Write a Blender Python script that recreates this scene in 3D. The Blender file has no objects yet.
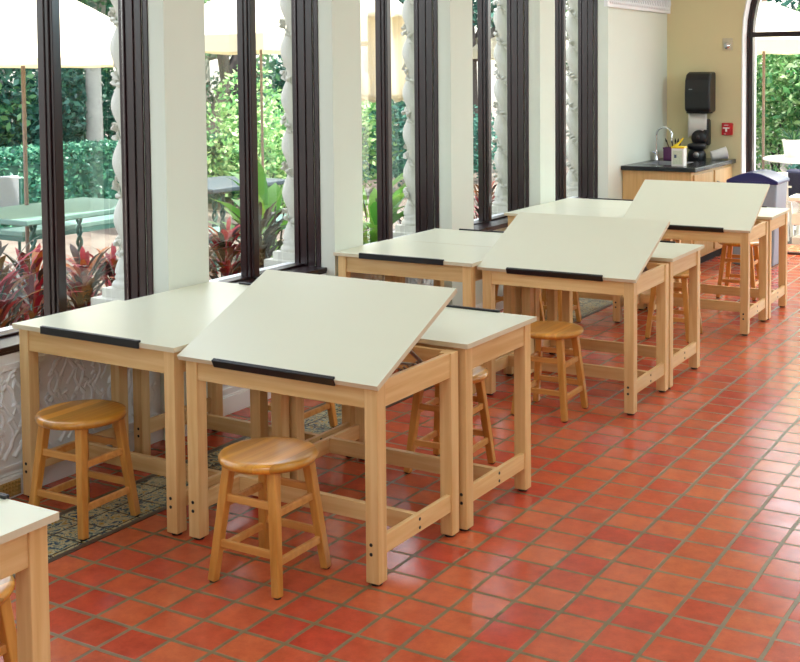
import bpy, math, random
from mathutils import Vector, Matrix
import numpy as np

C = bpy.context.scene.collection
PI = math.pi
R = math.radians
random.seed(7)

# ------------------------------------------------------------------ helpers
class MB:
    """collects geometry, builds ONE mesh object"""
    def __init__(s):
        s.v = []; s.f = []; s.m = []; s.sm = []
    def add(s, vs, fs, mi=0, smooth=False):
        b = len(s.v)
        s.v += [tuple(v) for v in vs]
        for f in fs:
            s.f.append(tuple(i + b for i in f)); s.m.append(mi); s.sm.append(smooth)
        return s
    def box(s, x0, x1, y0, y1, z0, z1, mi=0, M=None):
        vs = [Vector((x, y, z)) for z in (z0, z1) for y in (y0, y1) for x in (x0, x1)]
        if M is not None: vs = [M @ v for v in vs]
        return s.add(vs, [(0, 2, 3, 1), (4, 5, 7, 6), (0, 1, 5, 4), (1, 3, 7, 5), (3, 2, 6, 7), (2, 0, 4, 6)], mi)
    def beam(s, p, q, w, h, up=(0, 0, 1), w2=None, h2=None, mi=0):
        p = Vector(p); q = Vector(q); d = (q - p).normalized(); u = Vector(up)
        a = d.cross(u).normalized(); b = a.cross(d).normalized()
        w2 = w if w2 is None else w2; h2 = h if h2 is None else h2
        vs = []
        for c, ww, hh in ((p, w, h), (q, w2, h2)):
            for i, j in ((-1, -1), (1, -1), (1, 1), (-1, 1)):
                vs.append(c + a * (i * ww / 2) + b * (j * hh / 2))
        return s.add(vs, [(3, 2, 1, 0), (4, 5, 6, 7), (0, 1, 5, 4), (1, 2, 6, 5), (2, 3, 7, 6), (3, 0, 4, 7)], mi)
    def tube(s, pts, r, n=10, mi=0, caps=True, smooth=True):
        pts = [Vector(p) for p in pts]
        rs = r if isinstance(r, (list, tuple)) else [r] * len(pts)
        rings = []; prev = None
        for i, p in enumerate(pts):
            d = (pts[min(i + 1, len(pts) - 1)] - pts[max(i - 1, 0)]).normalized()
            if prev is None:
                a = d.orthogonal().normalized()
            else:
                a = (prev - d * prev.dot(d))
                a = a.normalized() if a.length > 1e-6 else d.orthogonal().normalized()
            prev = a; b = d.cross(a)
            rings.append([p + (a * math.cos(t) + b * math.sin(t)) * rs[i] for t in (2 * PI * k / n for k in range(n))])
        vs = [v for ring in rings for v in ring]; fs = []
        for i in range(len(rings) - 1):
            for k in range(n):
                k2 = (k + 1) % n
                fs.append((i * n + k, i * n + k2, (i + 1) * n + k2, (i + 1) * n + k))
        s.add(vs, fs, mi, smooth)
        if caps:
            s.add(rings[0], [tuple(reversed(range(n)))], mi); s.add(rings[-1], [tuple(range(n))], mi)
        return s
    def lathe(s, prof, n=32, c=(0, 0, 0), mi=0, smooth=True, M=None):
        vs = []; fs = []
        for r, z in prof:
            for k in range(n):
                t = 2 * PI * k / n
                v = Vector((c[0] + r * math.cos(t), c[1] + r * math.sin(t), c[2] + z))
                vs.append(M @ v if M is not None else v)
        for i in range(len(prof) - 1):
            for k in range(n):
                k2 = (k + 1) % n
                fs.append((i * n + k, i * n + k2, (i + 1) * n + k2, (i + 1) * n + k))
        s.add(vs, fs, mi, smooth)
        b = len(prof) - 1
        if prof[0][0] > 1e-5: s.add(vs[:n], [tuple(reversed(range(n)))], mi)
        if prof[-1][0] > 1e-5: s.add(vs[b * n:], [tuple(range(n))], mi)
        return s
    def build(s, name, mats, parent=None, bevel=0, loc=None, seg=2):
        me = bpy.data.meshes.new(name)
        me.from_pydata(s.v, [], s.f)
        if not isinstance(mats, (list, tuple)): mats = [mats]
        for m in mats: me.materials.append(m)
        me.polygons.foreach_set('material_index', s.m)
        me.polygons.foreach_set('use_smooth', s.sm)
        me.validate(); me.update()
        o = bpy.data.objects.new(name, me); C.objects.link(o)
        if parent is not None: o.parent = parent
        if loc is not None: o.location = loc
        if bevel:
            b = o.modifiers.new('bevel', 'BEVEL'); b.width = bevel; b.segments = seg; b.limit_method = 'ANGLE'; b.angle_limit = R(35)
        return o

def tag(o, label=None, cat=None, group=None, kind=None):
    if label: o['label'] = label
    if cat: o['category'] = cat
    if group: o['group'] = group
    if kind: o['kind'] = kind
    return o
def thing(name, label, cat, loc=(0, 0, 0), rz=0, group=None):
    o = bpy.data.objects.new(name, None); o.empty_display_size = .1; C.objects.link(o)
    o.location = loc; o.rotation_euler = (0, 0, rz)
    return tag(o, label, cat, group)
def struct(o): return tag(o, kind='structure')
def copy_tree(o, parent=None):
    c = o.copy(); C.objects.link(c)
    c.parent = parent
    for ch in [x for x in o.children]: copy_tree(ch, c)
    return c

# ------------------------------------------------------------------ materials
def srgb(r, g, b):
    f = lambda c: (c / 255 / 12.92) if c / 255 <= .04045 else ((c / 255 + .055) / 1.055) ** 2.4
    return (f(r), f(g), f(b), 1)
def newmat(name):
    m = bpy.data.materials.new(name); m.use_nodes = True
    nt = m.node_tree; b = nt.nodes['Principled BSDF']
    return m, nt, b
def N(nt, t, **kw):
    n = nt.nodes.new(t)
    for k, v in kw.items():
        if k in n.inputs: n.inputs[k].default_value = v
        else: setattr(n, k, v)
    return n
def mat(name, col, rough=.5, metal=0, var=.06, scale=30, bump=0, coat=0, spec=.5, trans=None):
    """plain procedural material with slight noise variation"""
    m, nt, b = newmat(name); L = nt.links.new
    tc = N(nt, 'ShaderNodeTexCoord'); no = N(nt, 'ShaderNodeTexNoise', Scale=scale, Detail=4.0)
    L(tc.outputs['Object'], no.inputs['Vector'])
    mx = N(nt, 'ShaderNodeMix', data_type='RGBA')
    mx.inputs[6].default_value = tuple(c * (1 - var) for c in col[:3]) + (1,)
    mx.inputs[7].default_value = tuple(min(1, c * (1 + var)) for c in col[:3]) + (1,)
    L(no.outputs['Fac'], mx.inputs[0]); L(mx.outputs[2], b.inputs['Base Color'])
    b.inputs['Roughness'].default_value = rough; b.inputs['Metallic'].default_value = metal
    b.inputs['Specular IOR Level'].default_value = spec
    b.inputs['Coat Weight'].default_value = coat; b.inputs['Coat Roughness'].default_value = .12
    if bump:
        bp = N(nt, 'ShaderNodeBump', Strength=bump, Distance=.01)
        L(no.outputs['Fac'], bp.inputs['Height']); L(bp.outputs[0], b.inputs['Normal'])
    if trans:
        t = N(nt, 'ShaderNodeBsdfTranslucent'); t.inputs[0].default_value = trans[0]
        ms = N(nt, 'ShaderNodeMixShader'); ms.inputs[0].default_value = trans[1]
        out = nt.nodes['Material Output']
        L(b.outputs[0], ms.inputs[1]); L(t.outputs[0], ms.inputs[2]); L(ms.outputs[0], out.inputs[0])
    return m
def wood(name, c1, c2, axis='Z', rough=.45, stave=0, coat=0, fine=1.0):
    """grain running along axis; optional glued staves (width in m) across X"""
    m, nt, b = newmat(name); L = nt.links.new
    tc = N(nt, 'ShaderNodeTexCoord'); mp = N(nt, 'ShaderNodeMapping')
    sc = {'X': (2.2, 42, 42), 'Y': (42, 2.2, 42), 'Z': (42, 42, 2.2)}[axis]
    mp.inputs['Scale'].default_value = sc
    oi = N(nt, 'ShaderNodeObjectInfo')
    ad = N(nt, 'ShaderNodeVectorMath', operation='ADD')
    ml = N(nt, 'ShaderNodeMath', operation='MULTIPLY'); ml.inputs[1].default_value = 40
    L(oi.outputs['Random'], ml.inputs[0])
    L(tc.outputs['Object'], mp.inputs['Vector']); L(mp.outputs[0], ad.inputs[0]); L(ml.outputs[0], ad.inputs[1])
    no = N(nt, 'ShaderNodeTexNoise', Scale=1.0 * fine, Detail=5.0, Distortion=.4); L(ad.outputs[0], no.inputs['Vector'])
    rp = N(nt, 'ShaderNodeValToRGB'); rp.color_ramp.elements[0].position = .3; rp.color_ramp.elements[1].position = .7
    rp.color_ramp.elements[0].color = c2; rp.color_ramp.elements[1].color = c1
    L(no.outputs['Fac'], rp.inputs[0])
    last = rp.outputs[0]
    # each piece of timber a little lighter or darker
    hs = N(nt, 'ShaderNodeHueSaturation')
    mr = N(nt, 'ShaderNodeMapRange'); mr.inputs[3].default_value = .9; mr.inputs[4].default_value = 1.08
    L(oi.outputs['Random'], mr.inputs[0]); L(mr.outputs[0], hs.inputs['Value']); L(last, hs.inputs['Color'])
    last = hs.outputs[0]
    if stave:
        sx = N(nt, 'ShaderNodeSeparateXYZ'); L(tc.outputs['Object'], sx.inputs[0])
        dv = N(nt, 'ShaderNodeMath', operation='DIVIDE'); dv.inputs[1].default_value = stave; L(sx.outputs[0], dv.inputs[0])
        a2 = N(nt, 'ShaderNodeMath', operation='ADD'); L(dv.outputs[0], a2.inputs[0]); L(ml.outputs[0], a2.inputs[1])
        fl = N(nt, 'ShaderNodeMath', operation='FLOOR'); L(a2.outputs[0], fl.inputs[0])
        wn = N(nt, 'ShaderNodeTexWhiteNoise', noise_dimensions='1D'); L(fl.outputs[0], wn.inputs['W'])
        mr2 = N(nt, 'ShaderNodeMapRange'); mr2.inputs[3].default_value = .68; mr2.inputs[4].default_value = 1.2; L(wn.outputs['Value'], mr2.inputs[0])
        h2 = N(nt, 'ShaderNodeHueSaturation'); L(mr2.outputs[0], h2.inputs['Value']); L(last, h2.inputs['Color']); last = h2.outputs[0]
    L(last, b.inputs['Base Color'])
    b.inputs['Roughness'].default_value = rough
    b.inputs['Coat Weight'].default_value = coat; b.inputs['Coat Roughness'].default_value = .15
    return m

M = {}
mc1, mc2 = srgb(238, 202, 144), srgb(220, 175, 112)
for a in 'XYZ': M['maple' + a] = wood('maple_' + a, mc1, mc2, a, .42)
oc1, oc2 = srgb(206, 132, 52), srgb(172, 96, 30)
M['oak_seat'] = wood('stool_seat_wood', srgb(228, 164, 62), srgb(200, 130, 42), 'Y', .3, stave=.052, coat=.5)
M['oakZ'] = wood('stool_leg_wood', srgb(222, 162, 80), srgb(196, 132, 54), 'Z', .35, coat=.3)
M['oakX'] = wood('stool_rung_wood', srgb(224, 166, 92), srgb(200, 136, 64), 'X', .38)
M['laminate'] = mat('cream_laminate', srgb(228, 230, 206), .33, var=.015, scale=6)
M['edge'] = mat('laminate_edge', srgb(220, 207, 176), .5, var=.05, scale=20)
M['black_plastic'] = mat('black_plastic', srgb(22, 23, 27), .38, var=.1)
M['rubber'] = mat('black_rubber', srgb(18, 17, 18), .7)
M['bolt'] = mat('bolt_black', srgb(14, 12, 14), .5)
M['steel'] = mat('zinc_steel', srgb(170, 172, 175), .35, metal=.9)
M['wall'] = mat('cream_wall_paint', srgb(222, 227, 212), .75, var=.02, scale=3)
M['wall_dimmed'] = mat('dimmed_wall_paint', srgb(172, 160, 136), .75, var=.03, scale=3)  # unseen walls, colour darkened from cream to cut bounced fill light
M['wall_back'] = mat('warm_wall_paint', srgb(222, 212, 166), .75, var=.025, scale=3)
M['plaster'] = mat('white_plaster', srgb(236, 238, 238), .6, var=.03, scale=8, bump=.08)
M['stone'] = mat('carved_limestone', srgb(208, 206, 194), .7, var=.06, scale=14, bump=.1)
M['white_trim'] = mat('white_trim_paint', srgb(236, 237, 233), .5, var=.015)
M['ceiling'] = mat('ceiling_white', srgb(235, 232, 222), .8)
M['mahogany'] = wood('mahogany_frame', srgb(42, 9, 13), srgb(21, 6, 9), 'Z', .3, coat=.12)
M['mahoganyY'] = wood('mahogany_rail', srgb(42, 9, 13), srgb(21, 6, 9), 'Y', .3, coat=.12)
M['mahoganyX'] = wood('mahogany_bar', srgb(42, 9, 13), srgb(21, 6, 9), 'X', .3, coat=.12)
M['counter'] = mat('dark_counter', srgb(30, 36, 40), .22, var=.15, scale=60)
M['cabX'] = wood('cabinet_maple', srgb(222, 186, 130), srgb(205, 166, 108), 'Z', .4)
M['dark'] = mat('dark_gap', srgb(70, 38, 22), .7)
M['chrome'] = mat('chrome', srgb(225, 228, 232), .08, metal=1, var=0)
M['purple'] = mat('purple_plastic', srgb(96, 42, 92), .4)
M['yellow'] = mat('yellow_plastic', srgb(236, 206, 40), .45)
M['paper'] = mat('white_paper', srgb(232, 228, 220), .8, var=.03)
M['red'] = mat('alarm_red', srgb(190, 26, 36), .35)
M['white_plastic'] = mat('white_plastic', srgb(238, 238, 234), .3)
M['grey_plastic'] = mat('grey_bin_plastic', srgb(150, 166, 180), .45)
M['blue_plastic'] = mat('blue_lid_plastic', srgb(38, 48, 112), .3, coat=.2)
M['brush_dark'] = mat('brush_handle', srgb(70, 30, 24), .5)
M['gold'] = mat('gilt_grille', srgb(176, 150, 84), .45, metal=.3, var=.2, scale=60, bump=.4)
# exterior
M['canopy'] = mat('umbrella_canvas', srgb(244, 238, 222), .9, var=.02, trans=(srgb(250, 240, 214), .5))
M['pole'] = mat('umbrella_pole_wood', srgb(124, 106, 96), .5)
M['mesh_top'] = mat('pale_green_metal', srgb(92, 124, 116), .5, var=.1, scale=200)
M['shaded_top'] = mat('shaded_table_metal', srgb(54, 68, 78), .5, var=.1, scale=200)  # table metal with shade put into its colour
M['mesh_leg'] = mat('dark_green_metal', srgb(52, 92, 86), .45, var=.25, scale=70)
M['bark'] = mat('bark', srgb(168, 164, 158), .9, var=.25, scale=14, bump=.6)
M['bark_dark'] = mat('bark_dark', srgb(84, 76, 74), .9, var=.3, scale=14, bump=.6)
M['post'] = mat('terracotta_post', srgb(172, 110, 88), .6)
M['navy'] = mat('navy_fabric', srgb(22, 28, 58), .8)
M['stone_white'] = mat('white_block', srgb(226, 222, 208), .8, var=.08, scale=12, bump=.2)
M['soil'] = mat('soil', srgb(92, 78, 66), .95, var=.4, scale=18, bump=.5)

def leafmat(name, cols, rough=.5, tr=.35):
    m, nt, b = newmat(name); L = nt.links.new
    ge = N(nt, 'ShaderNodeNewGeometry')
    rp = N(nt, 'ShaderNodeValToRGB'); els = rp.color_ramp.elements
    while len(els) < len(cols): els.new(.5)
    for i, c in enumerate(cols): els[i].position = i / max(1, len(cols) - 1); els[i].color = c
    L(ge.outputs['Random Per Island'], rp.inputs[0]); L(rp.outputs[0], b.inputs['Base Color'])
    b.inputs['Roughness'].default_value = rough
    t = N(nt, 'ShaderNodeBsdfTranslucent'); L(rp.outputs[0], t.inputs[0])
    ms = N(nt, 'ShaderNodeMixShader'); ms.inputs[0].default_value = tr
    L(b.outputs[0], ms.inputs[1]); L(t.outputs[0], ms.inputs[2]); L(ms.outputs[0], nt.nodes['Material Output'].inputs[0])
    return m
M['leaf_hedge'] = leafmat('hedge_leaves', [srgb(26, 76, 64), srgb(50, 112, 92), srgb(100, 156, 124)], .32)
M['leaf_tree'] = leafmat('tree_leaves', [srgb(34, 84, 66), srgb(74, 134, 92), srgb(138, 184, 120)], .32)
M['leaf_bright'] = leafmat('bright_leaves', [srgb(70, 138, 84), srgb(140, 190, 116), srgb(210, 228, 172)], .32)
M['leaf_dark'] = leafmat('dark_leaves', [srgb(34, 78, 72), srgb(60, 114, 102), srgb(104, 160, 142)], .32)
M['leaf_croton'] = leafmat('croton_leaves', [srgb(112, 6, 26), srgb(176, 10, 38), srgb(48, 10, 18), srgb(40, 54, 26), srgb(180, 104, 34), srgb(150, 8, 34)], .6, .18)
M['leaf_maroon'] = leafmat('maroon_leaves', [srgb(30, 10, 14), srgb(64, 16, 22), srgb(28, 40, 24), srgb(72, 48, 26)], .35, .18)
M['leaf_blade'] = leafmat('blade_leaves', [srgb(52, 112, 40), srgb(104, 168, 60), srgb(150, 190, 80)], .35, .45)
M['grass'] = leafmat('grass_blades', [srgb(110, 160, 60), srgb(170, 200, 90)])

def glass_mat():
    m, nt, b = newmat('window_glass'); L = nt.links.new
    nt.nodes.remove(b)
    t = N(nt, 'ShaderNodeBsdfTransparent'); t.inputs[0].default_value = (.97, .985, .98, 1)
    g = N(nt, 'ShaderNodeBsdfGlossy', Roughness=.02)
    fr = N(nt, 'ShaderNodeFresnel', IOR=1.45)
    no = N(nt, 'ShaderNodeTexNoise', Scale=2.0)
    ml = N(nt, 'ShaderNodeMath', operation='MULTIPLY'); ml.inputs[1].default_value = .22
    L(fr.outputs[0], ml.inputs[0])
    ms = N(nt, 'ShaderNodeMixShader'); L(ml.outputs[0], ms.inputs[0]); L(t.outputs[0], ms.inputs[1]); L(g.outputs[0], ms.inputs[2])
    L(ms.outputs[0], nt.nodes['Material Output'].inputs[0])
    return m
M['glass'] = glass_mat()

def floor_mat():
    m, nt, b = newmat('terracotta_tiles'); L = nt.links.new
    tc = N(nt, 'ShaderNodeTexCoord'); mp = N(nt, 'ShaderNodeMapping')
    mp.inputs['Location'].default_value = (2.098 + .1665 * 60, -2.577 + .156 * 60, 0)
    L(tc.outputs['Object'], mp.inputs['Vector'])
    # uneven hand-made tile edges
    nd = N(nt, 'ShaderNodeTexNoise', Scale=3.0, Detail=2.0); L(tc.outputs['Object'], nd.inputs['Vector'])
    sb = N(nt, 'ShaderNodeVectorMath', operation='SUBTRACT'); sb.inputs[1].default_value = (.5, .5, .5); L(nd.outputs['Color'], sb.inputs[0])
    scl = N(nt, 'ShaderNodeVectorMath', operation='SCALE'); scl.inputs['Scale'].default_value = .014; L(sb.outputs[0], scl.inputs[0])
    ad = N(nt, 'ShaderNodeVectorMath', operation='ADD'); L(mp.outputs[0], ad.inputs[0]); L(scl.outputs[0], ad.inputs[1])
    br = N(nt, 'ShaderNodeTexBrick', offset=0.0, squash=1.0)
    br.inputs['Scale'].default_value = 1.0; br.inputs['Brick Width'].default_value = .1665; br.inputs['Row Height'].default_value = .156
    br.inputs['Mortar Size'].default_value = .0085; br.inputs['Mortar Smooth'].default_value = .25; br.inputs['Bias'].default_value = 0
    br.inputs['Color1'].default_value = srgb(190, 68, 48); br.inputs['Color2'].default_value = srgb(206, 104, 64); br.inputs['Mortar'].default_value = srgb(128, 112, 78)
    L(ad.outputs[0], br.inputs['Vector'])
    n1 = N(nt, 'ShaderNodeTexNoise', Scale=15.0, Detail=8.0, Roughness=.75); L(tc.outputs['Object'], n1.inputs['Vector'])
    mx = N(nt, 'ShaderNodeMix', data_type='RGBA', blend_type='OVERLAY'); mx.inputs[0].default_value = .62
    bw = N(nt, 'ShaderNodeRGBToBW'); L(n1.outputs['Color'], bw.inputs[0])
    cr = N(nt, 'ShaderNodeValToRGB'); cr.color_ramp.elements[0].position = .34; cr.color_ramp.elements[1].position = .68
    cr.color_ramp.elements[0].color = (.22, .2, .2, 1); cr.color_ramp.elements[1].color = (.78, .8, .8, 1)
    L(bw.outputs[0], cr.inputs[0]); L(br.outputs['Color'], mx.inputs[6]); L(cr.outputs[0], mx.inputs[7])
    L(mx.outputs[2], b.inputs['Base Color'])
    n2 = N(nt, 'ShaderNodeTexNoise', Scale=9.0, Detail=4.0); L(tc.outputs['Object'], n2.inputs['Vector'])
    mr = N(nt, 'ShaderNodeMapRange'); mr.inputs[3].default_value = .10; mr.inputs[4].default_value = .28; L(n2.outputs['Fac'], mr.inputs[0])
    a3 = N(nt, 'ShaderNodeMath', operation='ADD'); L(mr.outputs[0], a3.inputs[0])
    m3 = N(nt, 'ShaderNodeMath', operation='MULTIPLY'); m3.inputs[1].default_value = .2; L(br.outputs['Fac'], m3.inputs[0]); L(m3.outputs[0], a3.inputs[1])
    L(a3.outputs[0], b.inputs['Roughness'])
    inv = N(nt, 'ShaderNodeMath', operation='SUBTRACT'); inv.inputs[0].default_value = 1; L(br.outputs['Fac'], inv.inputs[1])
    h = N(nt, 'ShaderNodeMath', operation='ADD'); m4 = N(nt, 'ShaderNodeMath', operation='MULTIPLY'); m4.inputs[1].default_value = .25
    L(n2.outputs['Fac'], m4.inputs[0]); L(inv.outputs[0], h.inputs[0]); L(m4.outputs[0], h.inputs[1])
    bp = N(nt, 'ShaderNodeBump', Strength=.35, Distance=.006); L(h.outputs[0], bp.inputs['Height']); L(bp.outputs[0], b.inputs['Normal'])
    b.inputs['Specular IOR Level'].default_value = .6
    return m
M['floor'] = floor_mat()

def majolica_mat():
    m, nt, b = newmat('painted_border_tiles'); L = nt.links.new
    tc = N(nt, 'ShaderNodeTexCoord')
    wv = N(nt, 'ShaderNodeTexVoronoi', Scale=26.0, feature='F1'); L(tc.outputs['Object'], wv.inputs['Vector'])
    no = N(nt, 'ShaderNodeTexNoise', Scale=22.0, Detail=3.0, Distortion=2.5); L(tc.outputs['Object'], no.inputs['Vector'])
    rp = N(nt, 'ShaderNodeValToRGB'); e = rp.color_ramp.elements
    e[0].position = .36; e[0].color = srgb(40, 72, 104); e[1].position = .46; e[1].color = srgb(140, 158, 136)
    for p, c in ((.52, srgb(216, 206, 166)), (.6, srgb(178, 172, 124)), (.68, srgb(196, 150, 44))):
        q = e.new(p); q.color = c
    L(no.outputs['Fac'], rp.inputs[0])
    rp2 = N(nt, 'ShaderNodeValToRGB'); rp2.color_ramp.elements[0].color = srgb(60, 80, 92); rp2.color_ramp.elements[1].color = (1, 1, 1, 1); rp2.color_ramp.elements[1].position = .3
    L(wv.outputs['Distance'], rp2.inputs[0])
    mx = N(nt, 'ShaderNodeMix', data_type='RGBA', blend_type='MULTIPLY'); mx.inputs[0].default_value = .3
    L(rp.outputs[0], mx.inputs[6]); L(rp2.outputs[0], mx.inputs[7])
    br = N(nt, 'ShaderNodeTexBrick', offset=0.0); br.inputs['Scale'].default_value = 1; br.inputs['Brick Width'].default_value = .15; br.inputs['Row Height'].default_value = .15
    br.inputs['Mortar Size'].default_value = .004; br.inputs['Mortar'].default_value = srgb(70, 62, 54); br.inputs['Color1'].default_value = (1, 1, 1, 1); br.inputs['Color2'].default_value = (.85, .85, .85, 1)
    L(tc.outputs['Object'], br.inputs['Vector'])
    m2 = N(nt, 'ShaderNodeMix', data_type='RGBA', blend_type='MULTIPLY'); m2.inputs[0].default_value = 1
    L(mx.outputs[2], m2.inputs[6]); L(br.outputs['Color'], m2.inputs[7]); L(m2.outputs[2], b.inputs['Base Color'])
    b.inputs['Roughness'].default_value = .25
    return m
M['majolica'] = majolica_mat()
def patio_mat():
    m, nt, b = newmat('patio_ground'); L = nt.links.new
    tc = N(nt, 'ShaderNodeTexCoord'); no = N(nt, 'ShaderNodeTexNoise', Scale=.5, Detail=8.0, Roughness=.7); L(tc.outputs['Object'], no.inputs['Vector'])
    rp = N(nt, 'ShaderNodeValToRGB'); e = rp.color_ramp.elements; e[0].position = .35; e[0].color = srgb(74, 62, 56); e[1].position = .7; e[1].color = srgb(132, 122, 110)
    L(no.outputs['Fac'], rp.inputs[0]); L(rp.outputs[0], b.inputs['Base Color']); b.inputs['Roughness'].default_value = .9
    return m
M['patio'] = patio_mat()

# ------------------------------------------------------------------ camera (solved from the photo)
F, CX, CY, HH, PIT, ROL, YAW = 1181.3568, 443.8588, 136.3267, 1.7901, .0528, -.0076, .5242
c, s = math.cos(YAW), math.sin(YAW); cp, sp = math.cos(PIT), math.sin(PIT)
right = Vector((c, s, 0)); fwd = Vector((-s * cp, c * cp, -sp)); up = Vector((-s * sp, c * sp, cp))
rr = right * math.cos(ROL) + up * math.sin(ROL); ur = -right * math.sin(ROL) + up * math.cos(ROL)
cam_d = bpy.data.cameras.new('camera'); cam = bpy.data.objects.new('camera', cam_d); C.objects.link(cam)
mw = Matrix((rr, ur, -fwd)).transposed().to_4x4(); mw.translation = (0, 0, HH); cam.matrix_world = mw
cam_d.sensor_fit = 'HORIZONTAL'; cam_d.sensor_width = 36; cam_d.lens = F * 36 / 800
cam_d.shift_x = (400 - CX) / 800; cam_d.shift_y = (CY - 331) / 800
cam_d.clip_start = .05; cam_d.clip_end = 200
bpy.context.scene.camera = cam

# ------------------------------------------------------------------ room shell
XP, XD, XF = -4.02, -4.088, -4.12       # pier face, dado face, window frame face
XO = -4.315                               # outside face of the window wall
YB = 11.46; X1 = 3.4; Y0 = -2.6; ZC = 3.7; ZT = 2.85
ZS = .63                                 # underside of window frame
piers = [(1.75, 2.02), (2.86, 3.165), (4.266, 4.559), (5.66, 5.958), (7.053, 7.369), (8.479, 8.762), (9.895, YB)]
wins = [(2.02, 2.86), (3.165, 4.266), (4.559, 5.66), (5.958, 7.053), (7.369, 8.479), (8.762, 9.895)]

struct(MB().box(-4.36, X1 + .1, Y0 - .1, 12.3, -.12, 0).build('floor', M['floor']))
struct(MB().box(-3.73, -3.43, Y0, 10.1, 0, .0025).build('trim_1', M['majolica']))
tr = MB(); tr.box(-3.43, -3.405, Y0, 10.1, 0, .003); tr.box(-3.755, -3.73, Y0, 10.1, 0, .003)
struct(tr.build('trim_2', mat('border_listello', srgb(84, 70, 56), .4, var=.3, scale=40)))
struct(MB().box(-4.4, X1 + .1, Y0 - .1, YB + .5, ZC, ZC + .1).build('ceiling', M['ceiling']))
w = MB()
for a, b in piers: w.box(XO, XP, a, b, -.12, ZC)
w.box(XO, XP, Y0 - .1, 1.75, -.12, ZC)
for a, b in wins:
    w.box(XO, XP, a, b, ZT, ZC)
    w.box(XO, XD, a, b, -.12, ZS)
w.build('wall_left', M['wall'])
wl = bpy.data.objects['wall_left']; struct(wl)
# unseen right and front walls; high openings shaped to light the room from above
w = MB()
RZ = (2.6, 3.4)                           # unseen openings, raised so light falls from higher
RW = [(-1.2, 1.0), (2.2, 4.4), (5.6, 7.8), (9.0, 10.9)]
ed = [Y0 - .1] + [v for p in RW for v in p] + [YB + .5]
for i in range(0, len(ed), 2): w.box(X1, X1 + .3, ed[i], ed[i + 1], -.12, ZC)
for a, b in RW: w.box(X1, X1 + .3, a, b, -.12, RZ[0]); w.box(X1, X1 + .3, a, b, RZ[1], ZC)
struct(w.build('wall_right', M['wall_dimmed']))
w = MB()
FW = [(-3.2, -.9), (-.2, 2.1)]
ed = [-4.4] + [v for p in FW for v in p] + [X1 + .3]
for i in range(0, len(ed), 2): w.box(ed[i], ed[i + 1], Y0 - .3, Y0, -.12, ZC)
for a, b in FW: w.box(a, b, Y0 - .3, Y0, -.12, 2.3); w.box(a, b, Y0 - .3, Y0, 3.4, ZC)
struct(w.build('wall_front', M['wall_dimmed']))

# back wall with arched opening
AXL, AR, ASP = -3.262, 1.5, 2.13
ACX = AXL + AR
def arch_pts(r, n=28, zb=0.0):
    pts = [(ACX - r, zb)]
    for k in range(n + 1):
        t = PI - PI * k / n
        pts.append((ACX + r * math.cos(t), ASP + r * math.sin(t)))
    pts.append((ACX + r, zb))
    return pts
def arch_band(mb, r0, r1, y0, y1, zb=0.0, n=28, mi=0):
    """solid band between inner radius r0 and outer radius r1"""
    a = arch_pts(r0, n, zb); b = arch_pts(r1, n, zb); k = len(a)
    vs = [(x, y0, z) for x, z in a] + [(x, y0, z) for x, z in b] + [(x, y1, z) for x, z in a] + [(x, y1, z) for x, z in b]
    fs = []
    for i in range(k - 1):
        fs += [(i, i + 1, k + i + 1, k + i), (2 * k + i + 1, 2 * k + i, 3 * k + i, 3 * k + i + 1),
               (i + 1, i, 2 * k + i, 2 * k + i + 1), (k + i, k + i + 1, 3 * k + i + 1, 3 * k + i)]
    fs += [(0, k, 3 * k, 2 * k), (k - 1, 3 * k - 1, 4 * k - 1, 2 * k - 1)]
    mb.add(vs, fs, mi)
w = MB()
YW = YB + .48
w.box(-4.36, AXL, YB, YW, -.12, ZC); w.box(ACX + AR, X1, YB, YW, -.12, ZC)
ap = arch_pts(AR)[1:-1]; k = len(ap)
vs = [(x, y, z) for y in (YB, YW) for x, z in ap] + [(x, y, ZC) for y in (YB, YW) for x, z in ap]
fs = []
for i in range(k - 1):
    fs += [(i, i + 1, 2 * k + i + 1, 2 * k + i), (k + i + 1, k + i, 3 * k + i, 3 * k + i + 1), (i + 1, i, k + i, k + i + 1), (2 * k + i, 2 * k + i + 1, 3 * k + i + 1, 3 * k + i)]
w.add(vs, fs)
struct(w.build('wall_back', M['wall_back']))
# white painted lining of the arched opening
t = MB(); arch_band(t, AR - .012, AR + .0, YB - .004, YW + .004); struct(t.build('trim_3', M['white_trim']))
# arched door: mahogany frame, transom, glass
dr = struct(thing('door_1', None, None, (0, 0, 0)))
fy0, fy1 = YB + .15, YB + .24
t = MB(); arch_band(t, AR - .066, AR - .012, fy0, fy1); arch_band(t, AR - .03, AR - .012, fy0 - .02, fy0); t.build('door_frame', M['mahogany'], dr)
t = MB(); t.box(ACX - AR + .066, ACX + AR - .066, fy0, fy1, 2.128, 2.177); t.build('transom_bar', M['mahoganyX'], dr)
t = MB()
for x in (ACX - .5, ACX + .5): t.box(x - .04, x + .04, fy0, fy1, 0.004, 2.128)
t.build('mullion', M['mahogany'], dr)
t = MB(); t.box(ACX - AR + .066, ACX + AR - .066, fy0, fy1, 0.002, .022); t.build('door_sill', M['mahoganyX'], dr)
t = MB(); g = [(x, z) for x, z in arch_pts(AR - .067, zb=.022)]; k = len(g)
t.add([(x, fy0 + .045, z) for x, z in g] + [(x, fy0 + .05, z) for x, z in g], [tuple(range(k)), tuple(reversed(range(k, 2 * k)))])
t.build('glass_pane', M['glass'], dr)

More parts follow.
